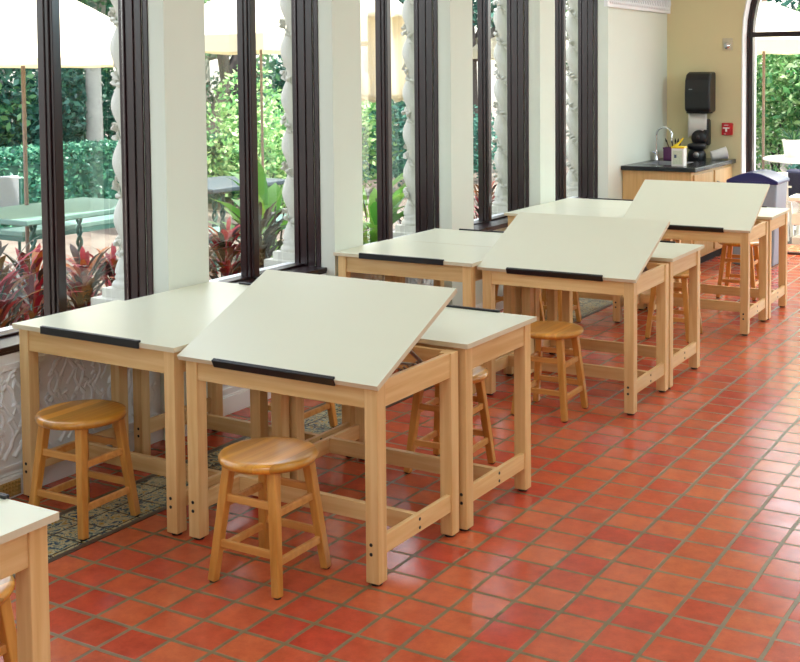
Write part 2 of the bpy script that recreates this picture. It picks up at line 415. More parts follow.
# plaster frieze at the head of the window wall beyond the last window
t = MB(); t.box(XP, XP + .035, 9.80, YB, 2.375, 2.72); struct(t.build('trim_4', M['plaster']))
t = MB()
for i in range(34):
    y = 9.86 + i * .047
    for zz in (2.42, 2.52, 2.62):
        t.lathe([(.019, 0), (.016, .008), (.006, .014)], 8, (0, 0, 0), M=Matrix.Translation((XP + .035, y, zz)) @ Matrix.Rotation(PI / 2, 4, 'Y'))
    t.tube([(XP + .036, y + .012, 2.40), (XP + .043, y + .03, 2.47), (XP + .036, y + .012, 2.57)], .006, 6)
struct(t.build('trim_5', M['plaster']))

# baseboard along the window wall
t = MB()
for a, b in piers[1:-1]: t.box(XP - .001, XP + .006, a, b, 0, .085)
for a, b in wins[1:]: t.box(XD - .001, XD + .012, a, b, 0, .095); t.box(XD, XD + .006, a, b, .095, .105)
t.box(XP - .001, XP + .006, 9.895, 10.2, 0, .085)
struct(t.build('baseboard_left', M['white_trim'], bevel=.003))
# relief panels below the windows (moulded plaster stems and leaves)
rnd = random.Random(3)
for n, (a, b) in enumerate(wins[1:4]):
    t = MB()
    t.box(XD - .002, XD + .002, a + .002, b - .002, .10, ZS - .013); t.box(XD - .001, XD + .012, a + .02, b - .02, .55, .575); t.box(XD - .001, XD + .01, a + .02, b - .02, .125, .14)
    y = a + .06
    while y < b - .07:
        z = .17
        while z < .52:
            h = rnd.uniform(.09, .16); d = rnd.choice((-1, 1)); r0 = rnd.uniform(.009, .014)
            pts = []
            for k in range(8):
                q = k / 7
                yy = y + d * .05 * math.sin(q * 2.6) + rnd.uniform(-.004, .004); zz = z + h * q
                if .14 < zz < .55: pts.append((XD + .002, min(max(yy, a + .03), b - .03), zz))
            if len(pts) > 2:
                t.tube(pts, [r0 * (1 - .6 * i / len(pts)) for i in range(len(pts))], 6)
                t.tube([(XD + .003, pts[-1][1], pts[-1][2]), (XD + .004, pts[-1][1] + d * .016, pts[-1][2] + .012), (XD + .003, pts[-1][1] + d * .03, pts[-1][2])], [.006, .013, .003], 6)
            z += h * .72
        y += .05
    struct(t.build('trim_%d' % (6 + n), M['plaster']))

# windows: mahogany-lined reveals, centre mullion set back at the glass, dark sill board, panes
XG = -4.308
for n, (a, b) in enumerate(wins[1:] + wins[:1], 1):
    W = struct(thing('window_%d' % n, None, None, (0, 0, 0)))
    f = MB()
    for e, sg in ((b, -1), (a, 1)):
        for x0, x1, d in ((-4.150, XF, .006), (-4.162, -4.150, .000), (-4.205, -4.162, .008), (-4.216, -4.205, .001), (-4.262, -4.216, .009), (-4.274, -4.262, .003), (XG, -4.274, .011)):
            f.box(x0, x1, min(e - sg * .02, e + sg * d), max(e - sg * .02, e + sg * d), ZS, ZT)
    f.build('window_jamb', M['mahogany'], W, bevel=.0025)
    f = MB(); y0 = a + min(.568, (b - a) * .516); y1 = y0 + .072
    f.box(XG + .02, -4.245, y0, y1, ZS + .03, ZT - .02)
    f.box(-4.245, -4.222, y0 + .006, y1 - .006, ZS + .03, ZT - .02)
    f.box(-4.222, -4.203, y0 + .014, y1 - .010, ZS + .03, ZT - .02)
    f.build('mullion', M['mahogany'], W, bevel=.003)
    f = MB()
    f.box(XG, XD + .012, a, b, ZS, ZS + .022); f.box(XG, -4.235, a, b, ZS + .022, ZS + .034)
    f.box(XD + .001, XD + .008, a, b, ZS - .012, ZS)
    f.box(XG, -4.235, a, b, ZT - .06, ZT)
    f.build('window_rail', M['mahoganyY'], W, bevel=.003)
    f = MB(); f.box(XG + .028, XG + .033, a + .018, b - .018, ZS + .03, ZT - .05); f.build('glass_pane', M['glass'], W)
    f = MB(); f.box(XO - .05, XG - .002, a - .0, b + .0, ZS - .01, ZS + .033); f.build('outer_sill', M['plaster'], W)

# gilt vent grille in the baseboard below the first window
v = thing('wall_vent', 'small gilt vent grille in white frame low on the wall at left edge', 'vent', (XD + .012, 3.33, .0))
t = MB(); t.box(.0, .008, -.085, .085, .004, .092); t.build('vent_frame', M['white_trim'], v)
t = MB(); t.box(.008, .011, -.066, .062, .012, .078)
for i in range(8):
    for j in range(4): t.lathe([(.007, 0), (.004, .003)], 6, M=Matrix.Translation((.011, -.058 + i * .0162, .02 + j * .0165)) @ Matrix.Rotation(PI / 2, 4, 'Y'))
t.build('grille', M['gold'], v)

# carved twisted columns standing outside, one on each pier
def column(y, label):
    o = thing('carved_column', label, 'column', (-4.42, y, ZS + .035), 0, 'twisted columns outside the windows')
    n = 28; H = 2.2; pitch = .29; r0 = .058
    vs = []; fs = []; steps = 130
    for i in range(steps + 1):
        z = .12 + H * i / steps; th0 = -2 * PI * z / pitch
        ox, oy = .013 * math.cos(th0), .013 * math.sin(th0)
        for k in range(n):
            t = 2 * PI * k / n
            r = r0 + .007 * math.cos(t - th0)
            vs.append((ox + r * math.cos(t), oy + r * math.sin(t), z))
    for i in range(steps):
        for k in range(n): fs.append((i * n + k, i * n + (k + 1) % n, (i + 1) * n + (k + 1) % n, (i + 1) * n + k))
    MB().add(vs, fs, 0, True).build('shaft', M['stone'], o)
    v = MB(); pts = []
    for i in range(200):
        z = .13 + (H - .03) * i / 200; t = -2 * PI * z / pitch + PI
        pts.append(((r0 - .010) * math.cos(t), (r0 - .010) * math.sin(t), z))
    v.tube(pts, .007, 6)
    rn = random.Random(int(y * 100))
    for i in range(0, 200, 2):
        p = Vector(pts[i]); t = math.atan2(p.y, p.x) + rn.uniform(-.5, .5)
        d = Vector((math.cos(t), math.sin(t), 0)); q = p + d * .004
        u = Vector((-d.y, d.x, rn.uniform(-1.2, 1.2))).normalized()
        v.tube([q, q + u * .024 + d * .014, q + u * .05 + d * .004], [.006, .016, .003], 6)
    v.build('vine_carving', M['stone'], o)
    b = MB(); b.box(-.1, .1, -.1, .1, 0, .045); b.lathe([(.088, .045), (.094, .06), (.086, .075), (.072, .085), (.078, .098), (.07, .112), (.064, .122)], 28)
    b.build('column_base', M['stone'], o)
    b = MB(); b.lathe([(.064, 0), (.078, .02), (.07, .035), (.098, .09)], 28, (0, 0, .12 + H - .005)); b.box(-.11, .11, -.11, .11, .12 + H + .085, .12 + H + .12); b.build('capital', M['stone'], o)
    MB().box(-.13, .10, -.15, .15, -ZS - .035, 0).build('pedestal', M['stone'], o)
cl = ['white carved twisted column behind the right side of the first window', 'white carved twisted column behind the right side of the second window',
      'white carved twisted column behind the right side of the third window', 'white carved twisted column behind the right side of the fourth window',
      'pale carved column in the narrow slit of the last window before the sink']
for (a, b), l in zip(piers[2:6], cl): column((a + b) / 2, l)
column(9.895 + .15, cl[4])

# ------------------------------------------------------------------ drawing tables
TW, TD, TH, TT = .9227, .598, .75, .019
OV, LS = .019, .0545
def table_proto(tilt=0, zoff=0, label='', cat='table'):
    """origin at the floor centre; front edge is at local -Y"""
    t = thing('drawing_table', label, cat)
    hx, hy = TW / 2 - OV, TD / 2 - OV
    zt = TH - TT if not tilt else TH - TT - .008
    # top
    tm = MB(); th = tilt
    prof = [(-TW / 2, 0), (TW / 2, 0)]
    Mx = Matrix.Translation((0, -TD / 2, (TH - TT) if not tilt else TH - .026 - TT)) @ Matrix.Rotation(th, 4, 'X')
    vs = [Mx @ Vector((x, y, z)) for z in (0, TT) for y in (0, TD) for x in (-TW / 2, TW / 2)]
    tm.add(vs, [(4, 5, 7, 6)], 0)
    tm.add(vs, [(0, 2, 3, 1), (0, 1, 5, 4), (1, 3, 7, 5), (3, 2, 6, 7), (2, 0, 4, 6)], 1)
    top = tm.build('tabletop', [M['laminate'], M['edge']], t)
    sm = MB(); L = .56
    sm.box(-L / 2, L / 2, -.007, 0.0, -.004, TT + .009, M=Mx); sm.box(-L / 2, L / 2, 0, .009, TT, TT + .009, M=Mx)
    sm.build('pencil_stop', M['black_plastic'], top, bevel=.002)
    # legs with foot pads and bolt holes
    for sx in (-1, 1):
        for sy in (-1, 1):
            x0, x1 = sorted((sx * hx, sx * (hx - LS))); y0, y1 = sorted((sy * hy, sy * (hy - LS)))
            lg = MB().box(x0, x1, y0, y1, .011, zt).build('leg', M['mapleZ'], t, bevel=.003)
            MB().lathe([(.019, 0), (.021, .003), (.017, .012)], 16, ((x0 + x1) / 2, (y0 + y1) / 2, 0)).build('foot_pad', M['rubber'], lg)
            for z in (.115, .149):
                MB().lathe([(.0065, 0), (.0065, .0016), (.004, .0022)], 12, M=Matrix.Translation(((x0 + x1) / 2 - .004, sy * hy, z)) @ Matrix.Rotation(sy * -PI / 2, 4, 'X')).build('bolt', M['bolt'], lg)
    # aprons
    for sy, nm in ((-1, 'front_apron'), (1, 'back_apron')):
        y0, y1 = sorted((sy * (hy - .006), sy * (hy - .026)))
        MB().box(-hx + LS, hx - LS, y0, y1, zt - .095, zt).build(nm, M['mapleX'], t, bevel=.0015)
    for sx in (-1, 1):
        x0, x1 = sorted((sx * (hx - .006), sx * (hx - .026)))
        MB().box(x0, x1, -hy + LS, hy - LS, zt - .095, zt).build('side_apron', M['mapleY'], t, bevel=.0015)
        st = MB().box(x0, x1, -hy + LS, hy - LS, .105, .172).build('side_stretcher', M['mapleY'], t, bevel=.0015)
        for z in (.122, .154):
            MB().lathe([(.0062, 0), (.0062, .0016), (.004, .0022)], 12, M=Matrix.Translation((sx * (hx - .006), 0, z)) @ Matrix.Rotation(sx * PI / 2, 4, 'Y')).build('bolt', M['bolt'], st)
    MB().box(-hx + .026, hx - .026, -.0125, .0125, .105, .172).build('long_stretcher', M['mapleX'], t, bevel=.0015)
    if tilt:
        for sx in (-1, 1):
            x = sx * (hx - .085)
            a = MB()
            p = Vector((x, hy - .10, zt - .05)); q = Mx @ Vector((x, TD * .50, -.004))
            a.beam(p, q, .004, .022, up=(1, 0, 0)); a.beam(p + Vector((sx * -.012, -.30, 0)), p + Vector((sx * -.012, .03, 0)), .004, .026, up=(0, 0, 1))
            a.tube([p + Vector((.012, 0, 0)), p - Vector((.012, 0, 0))], .007, 10); a.tube([q + Vector((.012, 0, 0)), q - Vector((.012, 0, 0))], .007, 10)
            for k in range(5):
                c_ = p + Vector((sx * -.012, -.03 - .03 * k, .012)); a.beam(c_, c_ + Vector((0, -.018, .016)), .004, .01, up=(1, 0, 0))
            a.build('support_arm', M['steel'], t)
        MB().tube([(-hx + .085, hy - .10, zt - .05), (hx - .085, hy - .10, zt - .05)], .006, 8).build('tilt_rod', M['steel'], t)
    return t
flat = table_proto(0)
tl = {1: .4359, 2: .4256, 3: .4666}
rot = {0: 0, 1: -.0144, 2: .012, 3: .0205}
org = {'A1': (-4.062, 3.365), 'B1': (-3.126, 3.362), 'C1': (-3.099, 3.947), 'D1': (-4.008, 3.962),
       'A2': (-4.012, 5.6335), 'B2': (-3.0945, 5.714), 'C2': (-3.1, 6.2967), 'D2': (-4.012, 6.236),
       'A3': (-4.006, 7.82), 'B3': (-3.0925, 7.84), 'C3': (-3.099, 8.422), 'D3': (-4.006, 8.42), 'C0': (-3.116, 1.342)}
lab = {
 'A1': 'flat cream drawing table at lower left by the first window, black pencil stop facing viewer',
 'B1': 'nearest drawing table with its cream top tilted up, a stool tucked at its front',
 'C1': 'flat drawing table directly behind the nearest tilted table, beside the open aisle',
 'D1': 'flat drawing table against the wall behind the left front table, touching the first pier',
 'A2': 'flat drawing table left of the middle tilted table, its black pencil stop toward the viewer',
 'B2': 'middle drawing table with raised cream top, second of the three tilted tables back',
 'C2': 'flat drawing table just behind the middle tilted table on the aisle side',
 'D2': 'flat drawing table by the third window with its pencil stop on the far edge',
 'A3': 'flat drawing table left of the farthest tilted table, mostly hidden behind the middle one',
 'B3': 'farthest drawing table with raised cream top, in front of the sink counter',
 'C3': 'flat drawing table behind the farthest tilted table, in front of the recycling bin',
 'D3': 'flat drawing table in the far left row behind, closest to the last window',
 'C0': 'white-topped drawing table cut off by the lower left corner of the photo'}
first = True
for k, (x, y) in org.items():
    i = int(k[1])
    if k[0] == 'B': o = table_proto(tl[i])
    else:
        o = flat if first else copy_tree(flat); first = False
    r = rot[i]; cx = x + TW / 2 * math.cos(r) - TD / 2 * math.sin(r); cy = y + TW / 2 * math.sin(r) + TD / 2 * math.cos(r)
    o.location = (cx, cy, 0); o.rotation_euler = (0, 0, r + (PI if k[0] in 'CD' else 0))
    tag(o, lab[k], 'drawing table', 'drawing tables in blocks of four')

# ------------------------------------------------------------------ stools
def stool_proto():
    t = thing('wooden_stool', '', 'stool')
    H = .452; r = .178
    s_ = MB().lathe([(0.0, H - .034), (r - .03, H - .034), (r - .008, H - .030), (r - .001, H - .020), (r, H - .013), (r - .004, H - .005), (r - .012, H - .001), (r - .03, H), (r * .6, H - .0015), (0.0, H - .002)], 56)
    s_.build('seat', M['oak_seat'], t)
    at = lambda sx, sy, z: Vector((sx, sy, 0)) * (.143 - (.143 - .098) * z / (H - .03)) + Vector((0, 0, z))
    for sx in (-1, 1):
        for sy in (-1, 1):
            MB().beam(at(sx, sy, .004), at(sx, sy, H - .032), .031, .031, up=(0, 1, 0), w2=.036, h2=.036).build('leg', M['oakZ'], t, bevel=.004)
            lg = t.children[-1] if t.children else None
            MB().lathe([(.013, 0), (.014, .005)], 10, (sx * .143, sy * .143, 0)).build('foot_glide', M['rubber'], [c_ for c_ in t.children if c_.name.startswith('leg')][-1])
    for sg in (-1, 1):
        for z in (.302, .140): MB().beam(at(-1, sg, z), at(1, sg, z), .016, .027).build('rung', M['oakX'], t, bevel=.003)
        for z in (.276, .114): MB().beam(at(sg, -1, z), at(sg, 1, z), .016, .027).build('rung', M['oakX'], t, bevel=.003)
    return t
st = stool_proto()
stools = [
 (-3.602, 3.312, .02, 'wooden stool at the lower left, in front of the flat table by the first window'),
 (-2.628, 3.278, .0, 'nearest honey wooden stool, fully visible in front of the nearest tilted table'),
 (-2.612, 5.62, .03, 'wooden stool before the middle tilted table, partly hidden by the flat table on the aisle'),
 (-2.63, 4.585, .05, 'wooden stool tucked behind the near aisle table, seen between its legs'),
 (-3.60, 4.70, .0, 'wooden stool behind the near wall-side table, glimpsed under the nearest tilted table'),
 (-2.63, 7.655, .04, 'wooden stool between the middle and far blocks of tables, near the aisle'),
 (-3.52, 7.62, -.03, 'wooden stool at the front of the far left table, only one leg visible below'),
 (-2.64, 9.27, .06, 'farthest wooden stool, behind the far aisle table beside the bin'),
 (-2.665, 1.965, .0, 'wooden stool cut by the left picture edge, under the corner table'),
 (-3.50, 7.0, .02, 'wooden stool behind the middle wall-side table, rungs glimpsed under the tilted one'),
]
for i, (x, y, r, l) in enumerate(stools):
    o = st if i == 0 else copy_tree(st)
    o.location = (x, y, .0026 if x < -3.3 else 0); o.rotation_euler = (0, 0, r); tag(o, l, 'stool', 'round wooden stools')

# ------------------------------------------------------------------ sink corner
CZ = .935
cb = thing('base_cabinet', 'light maple base cabinet under the dark sink counter in the far corner', 'cabinet', (0, 0, 0))
MB().box(-4.015, -3.36, 10.23, YB - .005, .09, CZ - .042).build('cabinet_body', M['cabX'], cb, bevel=.003)
MB().box(-4.015, -3.42, 10.27, YB - .005, 0, .09).build('toe_kick', M['rubber'], cb)
for y0, y1, hy in ((10.27, 10.83, 10.78), (10.88, 11.42, 10.93)):
    d = MB().box(-3.36, -3.341, y0, y1, .12, CZ - .07).build('door', M['cabX'], cb, bevel=.003)
    MB().tube([(-3.341, hy, .66), (-3.315, hy, .67), (-3.315, hy, .75), (-3.341, hy, .76)], .005, 8).build('handle', M['steel'], d)
t = MB(); z0, z1 = CZ - .04, CZ
sx0, sx1, sy0, sy1 = -3.90, -3.55, 10.46, 10.88
t.box(-4.018, -3.31, 10.19, sy0, z0, z1); t.box(-4.018, -3.31, sy1, YB - .003, z0, z1); t.box(-4.018, sx0, sy0, sy1, z0, z1); t.box(sx1, -3.31, sy0, sy1, z0, z1)
ct = t.build('sink_counter', M['counter'], bevel=.006); tag(ct, 'dark stone-like counter slab on the maple cabinet in the far corner', 'counter')
snk = thing('sink', 'small steel sink basin set into the dark counter', 'sink', (0, 0, 0))
t = MB(); q = .012
t.box(sx0, sx1, sy0, sy1, CZ - .041 - .0, CZ - .038)
t = MB(); t.box(sx0 + .002, sx0 + q, sy0 + .002, sy1 - .002, CZ - .036, CZ + .003); t.box(sx1 - q, sx1 - .002, sy0 + .002, sy1 - .002, CZ - .036, CZ + .003)
t.box(sx0 + q, sx1 - q, sy0 + .002, sy0 + q, CZ - .036, CZ + .003); t.box(sx0 + q, sx1 - q, sy1 - q, sy1 - .002, CZ - .036, CZ + .003)
t.build('sink_rim', M['steel'], snk); MB().box(sx0 + .012, sx1 - .012, sy0 + .012, sy1 - .012, CZ - .038, CZ - .03).build('basin', M['steel'], snk)
# faucet
fx, fy = -3.962, 10.99
fa = thing('faucet', 'tall chrome gooseneck faucet at the back of the sink', 'faucet', (fx, fy, CZ))
MB().lathe([(.028, 0), (.028, .012), (.02, .02), (.019, .09), (.014, .1)], 20).build('faucet_body', M['chrome'], fa)
pts = [(0, 0, .09), (0, 0, .22)]
for k in range(13):
    a = PI - PI * k / 12; pts.append((.085 + .085 * math.cos(a), -.035 * k / 12, .24 + .085 * math.sin(a)))
pts.append((.17, -.036, .19))
MB().tube(pts, .0105, 12).build('spout', M['chrome'], fa)
MB().tube([(0, 0, .06), (-.012, -.06, .085), (-.014, -.085, .09)], [.009, .008, .006], 10).build('lever', M['chrome'], fa)
# purple caddy with brushes
px, py = -3.815, 11.06
cd = thing('plastic_caddy', 'purple plastic caddy on the counter beside the faucet', 'caddy', (px, py, CZ))
t = MB(); t.box(-.08, .08, -.06, .06, 0, .006); t.box(-.08, -.075, -.06, .06, 0, .125); t.box(.075, .08, -.06, .06, 0, .125); t.box(-.075, .075, -.06, -.055, 0, .125); t.box(-.075, .075, .055, .06, 0, .125)
t.box(-.084, .084, -.064, -.06, .112, .125)
t.build('caddy_body', M['purple'], cd, bevel=.002)
bl = ['dark paint brush leaning far left in the purple caddy', 'dark paint brush second from left in the caddy', 'dark paint brush upright at the middle of the caddy', 'dark paint brush leaning right in the caddy', 'dark paint brush leaning farthest right in the caddy']
for k, dx in enumerate((-.075, -.03, .0, .02, .045)):
    b = thing('paint_brush', bl[k], 'brush', (px + .02 + dx * .2, py, CZ + .0065), 0, 'brushes in the purple caddy')
    MB().tube([(0, 0, 0), (dx * .95, .01, .165)], [.004, .006], 8).build('handle', M['brush_dark'], b)
    MB().tube([(dx * .95, .01, .165), (dx * 1.05, .01, .18), (dx * 1.2, .01, .205)], [.007, .009, .002], 8).build('bristle', M['rubber'], b)
# white tub with yellow lid
tb = thing('white_tub', 'white square tub with yellow rim and a small printed blue picture on the counter edge', 'tub', (-3.515, 10.35, CZ))
MB().box(-.058, .058, -.045, .045, 0, .165).build('tub_body', M['paper'], tb, bevel=.006)
MB().box(-.061, .061, -.048, .048, .165, .183).build('lid', M['yellow'], tb, bevel=.004)
MB().box(-.045, .045, -.0465, -.045, .02, .145).build('label', mat('printed_label', srgb(206, 214, 190), .6, var=.25, scale=60), tb)
MB().box(-.03, -.008, -.0475, -.0465, .078, .108).build('label_picture', mat('label_blue', srgb(60, 84, 110), .6), tb)
ys = thing('yellow_scoop', 'yellow plastic scoop lying on top of the white tub', 'scoop', (-3.515, 10.35, CZ + .183))
MB().tube([(-.03, .0, .008), (.0, .01, .03), (.035, .02, .075)], [.012, .009, .007], 10).build('handle', M['yellow'], ys)
MB().lathe([(.02, 0), (.026, .012), (.024, .013), (.018, .003)], 16, (-.03, 0, 0)).build('bowl', M['yellow'], ys)
# black pump dispenser
bx_, by_ = -3.63, 11.22
bd = thing('coffee_grinder', 'squat black grinder-shaped appliance on the counter below the towel dispenser', 'appliance', (bx_, by_, CZ))
MB().lathe([(.085, 0), (.09, .01), (.088, .055), (.075, .085), (.06, .095)], 28).build('base', M['black_plastic'], bd)
MB().lathe([(.06, .095), (.085, .105), (.092, .135), (.09, .15), (.07, .158), (.0, .158)], 28).build('hopper', M['black_plastic'], bd)
MB().lathe([(.03, 0), (.028, .01), (.0, .012)], 16, M=Matrix.Translation((.02, -.086, .05)) @ Matrix.Rotation(PI / 2, 4, 'X')).build('knob', M['steel'], bd)
# white tipped container
wc = thing('white_container', 'white plastic cup tipped on its side at the right end of the counter', 'cup', (-3.42, 11.25, CZ))
Mx = Matrix.Translation((0, 0, .055)) @ Matrix.Rotation(R(28), 4, 'Z') @ Matrix.Rotation(R(78), 4, 'Y')
MB().lathe([(.042, -.075), (.046, -.07), (.058, .07), (.061, .078), (.057, .078), (.052, .06), (.04, -.06), (.0, -.062)], 28, M=Mx).build('cup_body', M['white_plastic'], wc)
# paper towel dispenser on back wall
pd = thing('towel_dispenser', 'large black paper towel dispenser mounted on the far wall above the counter', 'dispenser', (-3.68, YB, 1.395))
def rbox(mb, x0, x1, y0, y1, z0, z1, mi=0): mb.box(x0, x1, y0, y1, z0, z1, mi)
prof = [(0, 0), (-.18, 0.0), (-.205, .03), (-.21, .2), (-.195, .32), (-.16, .375), (-.1, .395), (0, .395)]
t = MB(); k = len(prof)
vs = [(-.09, y, z) for y, z in prof] + [(.165, y, z) for y, z in prof]
fs = [(i, (i + 1) % k, k + (i + 1) % k, k + i) for i in range(k)] + [tuple(reversed(range(k))), tuple(range(k, 2 * k))]
t.add(vs, fs); t.build('dispenser_cover', M['black_plastic'], pd, bevel=.022, seg=4)
MB().box(-.045, -.01, -.2125, -.209, .222, .229).build('badge', M['steel'], pd)
MB().box(-.08, .14, -.17, -.03, -.012, .0).build('paper_slot', M['rubber'], pd)
t = MB(); pv = []; nx = 9
for i in range(nx):
    x = -.082 + .19 * i / (nx - 1)
    zb = -.26 + .085 * i / (nx - 1) + (.012 if i % 2 else 0)
    pv += [(x, -.105, .0), (x, -.112, -.1), (x, -.118, zb)]
pf = []
for i in range(nx - 1):
    for j in range(2): pf.append((i * 3 + j, (i + 1) * 3 + j, (i + 1) * 3 + j + 1, i * 3 + j + 1))
t.add(pv, pf, 0, True); pt = t.build('paper_sheet', M['paper'], pd); so = pt.modifiers.new('thick', 'SOLIDIFY'); so.thickness = .0012
# round black soap dispenser below
sd = thing('soap_dispenser', 'black wall-mounted soap dispenser with round front below the paper towels', 'dispenser', (-3.645, YB, 1.065))
MB().box(-.055, .085, -.1, 0, -.0, .26).build('back_plate', M['black_plastic'], sd, bevel=.02, seg=3)
MB().lathe([(.078, 0), (.078, .03), (.066, .05), (.03, .06), (.0, .061)], 28, M=Matrix.Translation((-.0, -.1, .075)) @ Matrix.Rotation(PI / 2, 4, 'X')).build('round_cover', M['black_plastic'], sd)
MB().lathe([(.02, 0), (.018, .008), (0, .01)], 16, M=Matrix.Translation((-.0, -.16, .085)) @ Matrix.Rotation(PI / 2, 4, 'X')).build('push_button', mat('dark_grey_plastic', srgb(70, 60, 62), .4), sd)
# fire alarm pull station
fa = thing('fire_alarm', 'red fire alarm pull station with white T handle on the far wall', 'fire alarm', (-3.397, YB + .002, 1.228))
MB().box(-.048, .054, -.045, 0, -.06, .06).build('alarm_box', M['red'], fa, bevel=.006)
t = MB(); t.box(-.032, .032, -.058, -.045, .004, .016); t.box(-.009, .009, -.056, -.045, -.026, .004); t.build('pull_handle', M['white_plastic'], fa, bevel=.002)
t = MB(); t.box(-.02, .02, -.0465, -.045, .036, .042); t.box(-.024, -.004, -.0465, -.045, -.05, -.046); t.build('lettering', M['white_plastic'], fa)
# alarm strobe
sb = thing('wall_sensor', 'small pale round sensor on a square plate high on the far wall', 'sensor', (-3.40, YB, 2.06))
MB().box(-.05, .05, -.012, 0, -.06, .06).build('plate', mat('sensor_plate', srgb(205, 196, 168), .4), sb, bevel=.004)
MB().lathe([(.034, 0), (.034, .012), (.026, .026), (.0, .032)], 24, M=Matrix.Translation((0, -.012, -.018)) @ Matrix.Rotation(PI / 2, 4, 'X')).build('lens', M['chrome'], sb)
# recycling bin
rb = thing('recycling_bin', 'grey recycling bin with blue domed lid standing behind the farthest tables', 'bin', (-2.96, 10.97, 0))
t = MB(); w0, w1, d0, d1, zt = .19, .225, .18, .205, .765
vs = [(-w0, -d0, 0), (w0, -d0, 0), (w0, d0, 0), (-w0, d0, 0), (-w1, -d1, zt), (w1, -d1, zt), (w1, d1, zt), (-w1, d1, zt)]
t.add(vs, [(3, 2, 1, 0), (4, 5, 6, 7), (0, 1, 5, 4), (1, 2, 6, 5), (2, 3, 7, 6), (3, 0, 4, 7)])
t.build('bin_body', M['grey_plastic'], rb, bevel=.02, seg=3)
t = MB(); n = 16; vs = []; W2 = .238; D2 = .22
for y in (-D2, D2):
    for i in range(n + 1):
        x = -W2 + 2 * W2 * i / n; vs.append((x, y, .79 + .075 * math.cos(x / W2 * PI / 2)))
    for i in range(n + 1): vs.append((-W2 + 2 * W2 * i / n, y, .76))
q = 2 * (n + 1); fs = []
for i in range(n):
    fs += [(i + 1, i, n + 1 + i, n + 2 + i), (q + i, q + i + 1, q + n + 2 + i, q + n + 1 + i), (i, i + 1, q + i + 1, q + i), (n + 2 + i, n + 1 + i, q + n + 1 + i, q + n + 2 + i)]
fs += [(0, q, q + n + 1, n + 1), (n, 2 * n + 1, q + 2 * n + 1, q + n)]
t.add(vs, fs); t.build('lid', M['blue_plastic'], rb, bevel=.008, seg=2)
t = MB(); t.box(-.16, .16, -D2 - .004, -D2, .765, .785); t.build('lid_lip', M['blue_plastic'], rb)

# ------------------------------------------------------------------ outside
GZ = -.06
struct(MB().box(-40, XO, -6, 60, GZ - .2, GZ).build('patio_floor', M['patio']))
struct(MB().box(XO, 30, 12.3, 60, GZ - .2, GZ).build('patio_terrace', M['patio']))
struct(MB().box(-5.35, XO, 2.2, 12, GZ, GZ + .06).build('planting_bed', M['soil']))

def leaves(pts, size, seed, up_bias=.2, aspect=1.8, fold=.25):
    """numpy cloud of folded leaf blades at the given points; each leaf 2 quads = own island"""
    rg = np.random.default_rng(seed); n = len(pts)
    d = rg.normal(size=(n, 3)); d[:, 2] = d[:, 2] * .7 - up_bias; d /= np.linalg.norm(d, axis=1)[:, None]
    q = rg.normal(size=(n, 3)); q -= d * (q * d).sum(1)[:, None]; q /= np.linalg.norm(q, axis=1)[:, None]
    nn = np.cross(d, q)
    L = size * rg.uniform(.6, 1.3, n)[:, None]; Wd = L / aspect / 2
    a = pts - d * L / 2; b = pts + d * L / 2; m = pts + nn * (-fold * Wd)
    l = pts + q * Wd; r = pts - q * Wd
    V = np.stack([a, l, b, r, m], 1).reshape(-1, 3)
    base = np.arange(n)[:, None] * 5
    Fq = np.concatenate([base + np.array([0, 1, 4]), base + np.array([1, 2, 4]), base + np.array([2, 3, 4]), base + np.array([3, 0, 4])], 0)
    return V, Fq
def mesh_np(name, V, Fq, m, parent):
    me = bpy.data.meshes.new(name)
    me.vertices.add(len(V)); me.vertices.foreach_set('co', V.astype(np.float32).ravel())
    k = Fq.shape[1]
    me.loops.add(Fq.size); me.loops.foreach_set('vertex_index', Fq.astype(np.int32).ravel())
    me.polygons.add(len(Fq)); me.polygons.foreach_set('loop_start', np.arange(0, Fq.size, k, dtype=np.int32))
    me.update(calc_edges=True); me.validate()
    me.materials.append(m)
    o = bpy.data.objects.new(name, me); C.objects.link(o)
    if parent is not None: o.parent = parent
    return o
def blobpts(blobs, n, seed):
    rg = np.random.default_rng(seed); out = []
    vol = np.array([b[3] * b[4] * b[5] for b in blobs]) ** .75; cnt = (n * vol / vol.sum()).astype(int)
    for (x, y, z, a, b, c_), k in zip(blobs, cnt):
        p = rg.normal(size=(k, 3)); p /= np.linalg.norm(p, axis=1)[:, None]
        p *= rg.uniform(.35, 1, k)[:, None] ** .5
        out.append(p * np.array([a, b, c_]) + np.array([x, y, z]))
    return np.concatenate(out)
def tree(x, y, h, rad, label, lm='leaf_tree', n=5000, size=.16, seed=1, tr=.13, crown0=.35, lean=(0, 0), name='garden_tree', bark='bark', group='trees behind the terrace'):
    o = thing(name, label, 'tree', (x, y, GZ), 0, group)
    rn = random.Random(seed); b = MB()
    top = Vector((lean[0], lean[1], h * .75))
    b.tube([(0, 0, 0), (lean[0] * .2, lean[1] * .2, h * .2), (lean[0] * .55, lean[1] * .55, h * .45), top], [tr * 1.25, tr, tr * .85, tr * .4], 14)
    b.build('trunk', M[bark], o)
    bl = []
    br = MB()
    for i in range(11):
        a = rn.uniform(0, 2 * PI); q = rn.uniform(.2, .85) * rad; z = h * rn.uniform(crown0, .95)
        bl.append((lean[0] + q * math.cos(a), lean[1] + q * math.sin(a), z, rad * rn.uniform(.35, .6), rad * rn.uniform(.35, .6), rad * rn.uniform(.3, .45)))
        if i < 5: br.tube([(lean[0] * .6, lean[1] * .6, h * .4), ((lean[0] + q * math.cos(a)) * .6, (lean[1] + q * math.sin(a)) * .6, (h * .4 + z) / 2 + .1), bl[-1][:3]], [tr * .5, tr * .35, tr * .12], 8)
    br.build('branch', M[bark], o)
    V, Fq = leaves(blobpts(bl, n, seed), size, seed); mesh_np('foliage', V, Fq, M[lm], o)
    return o
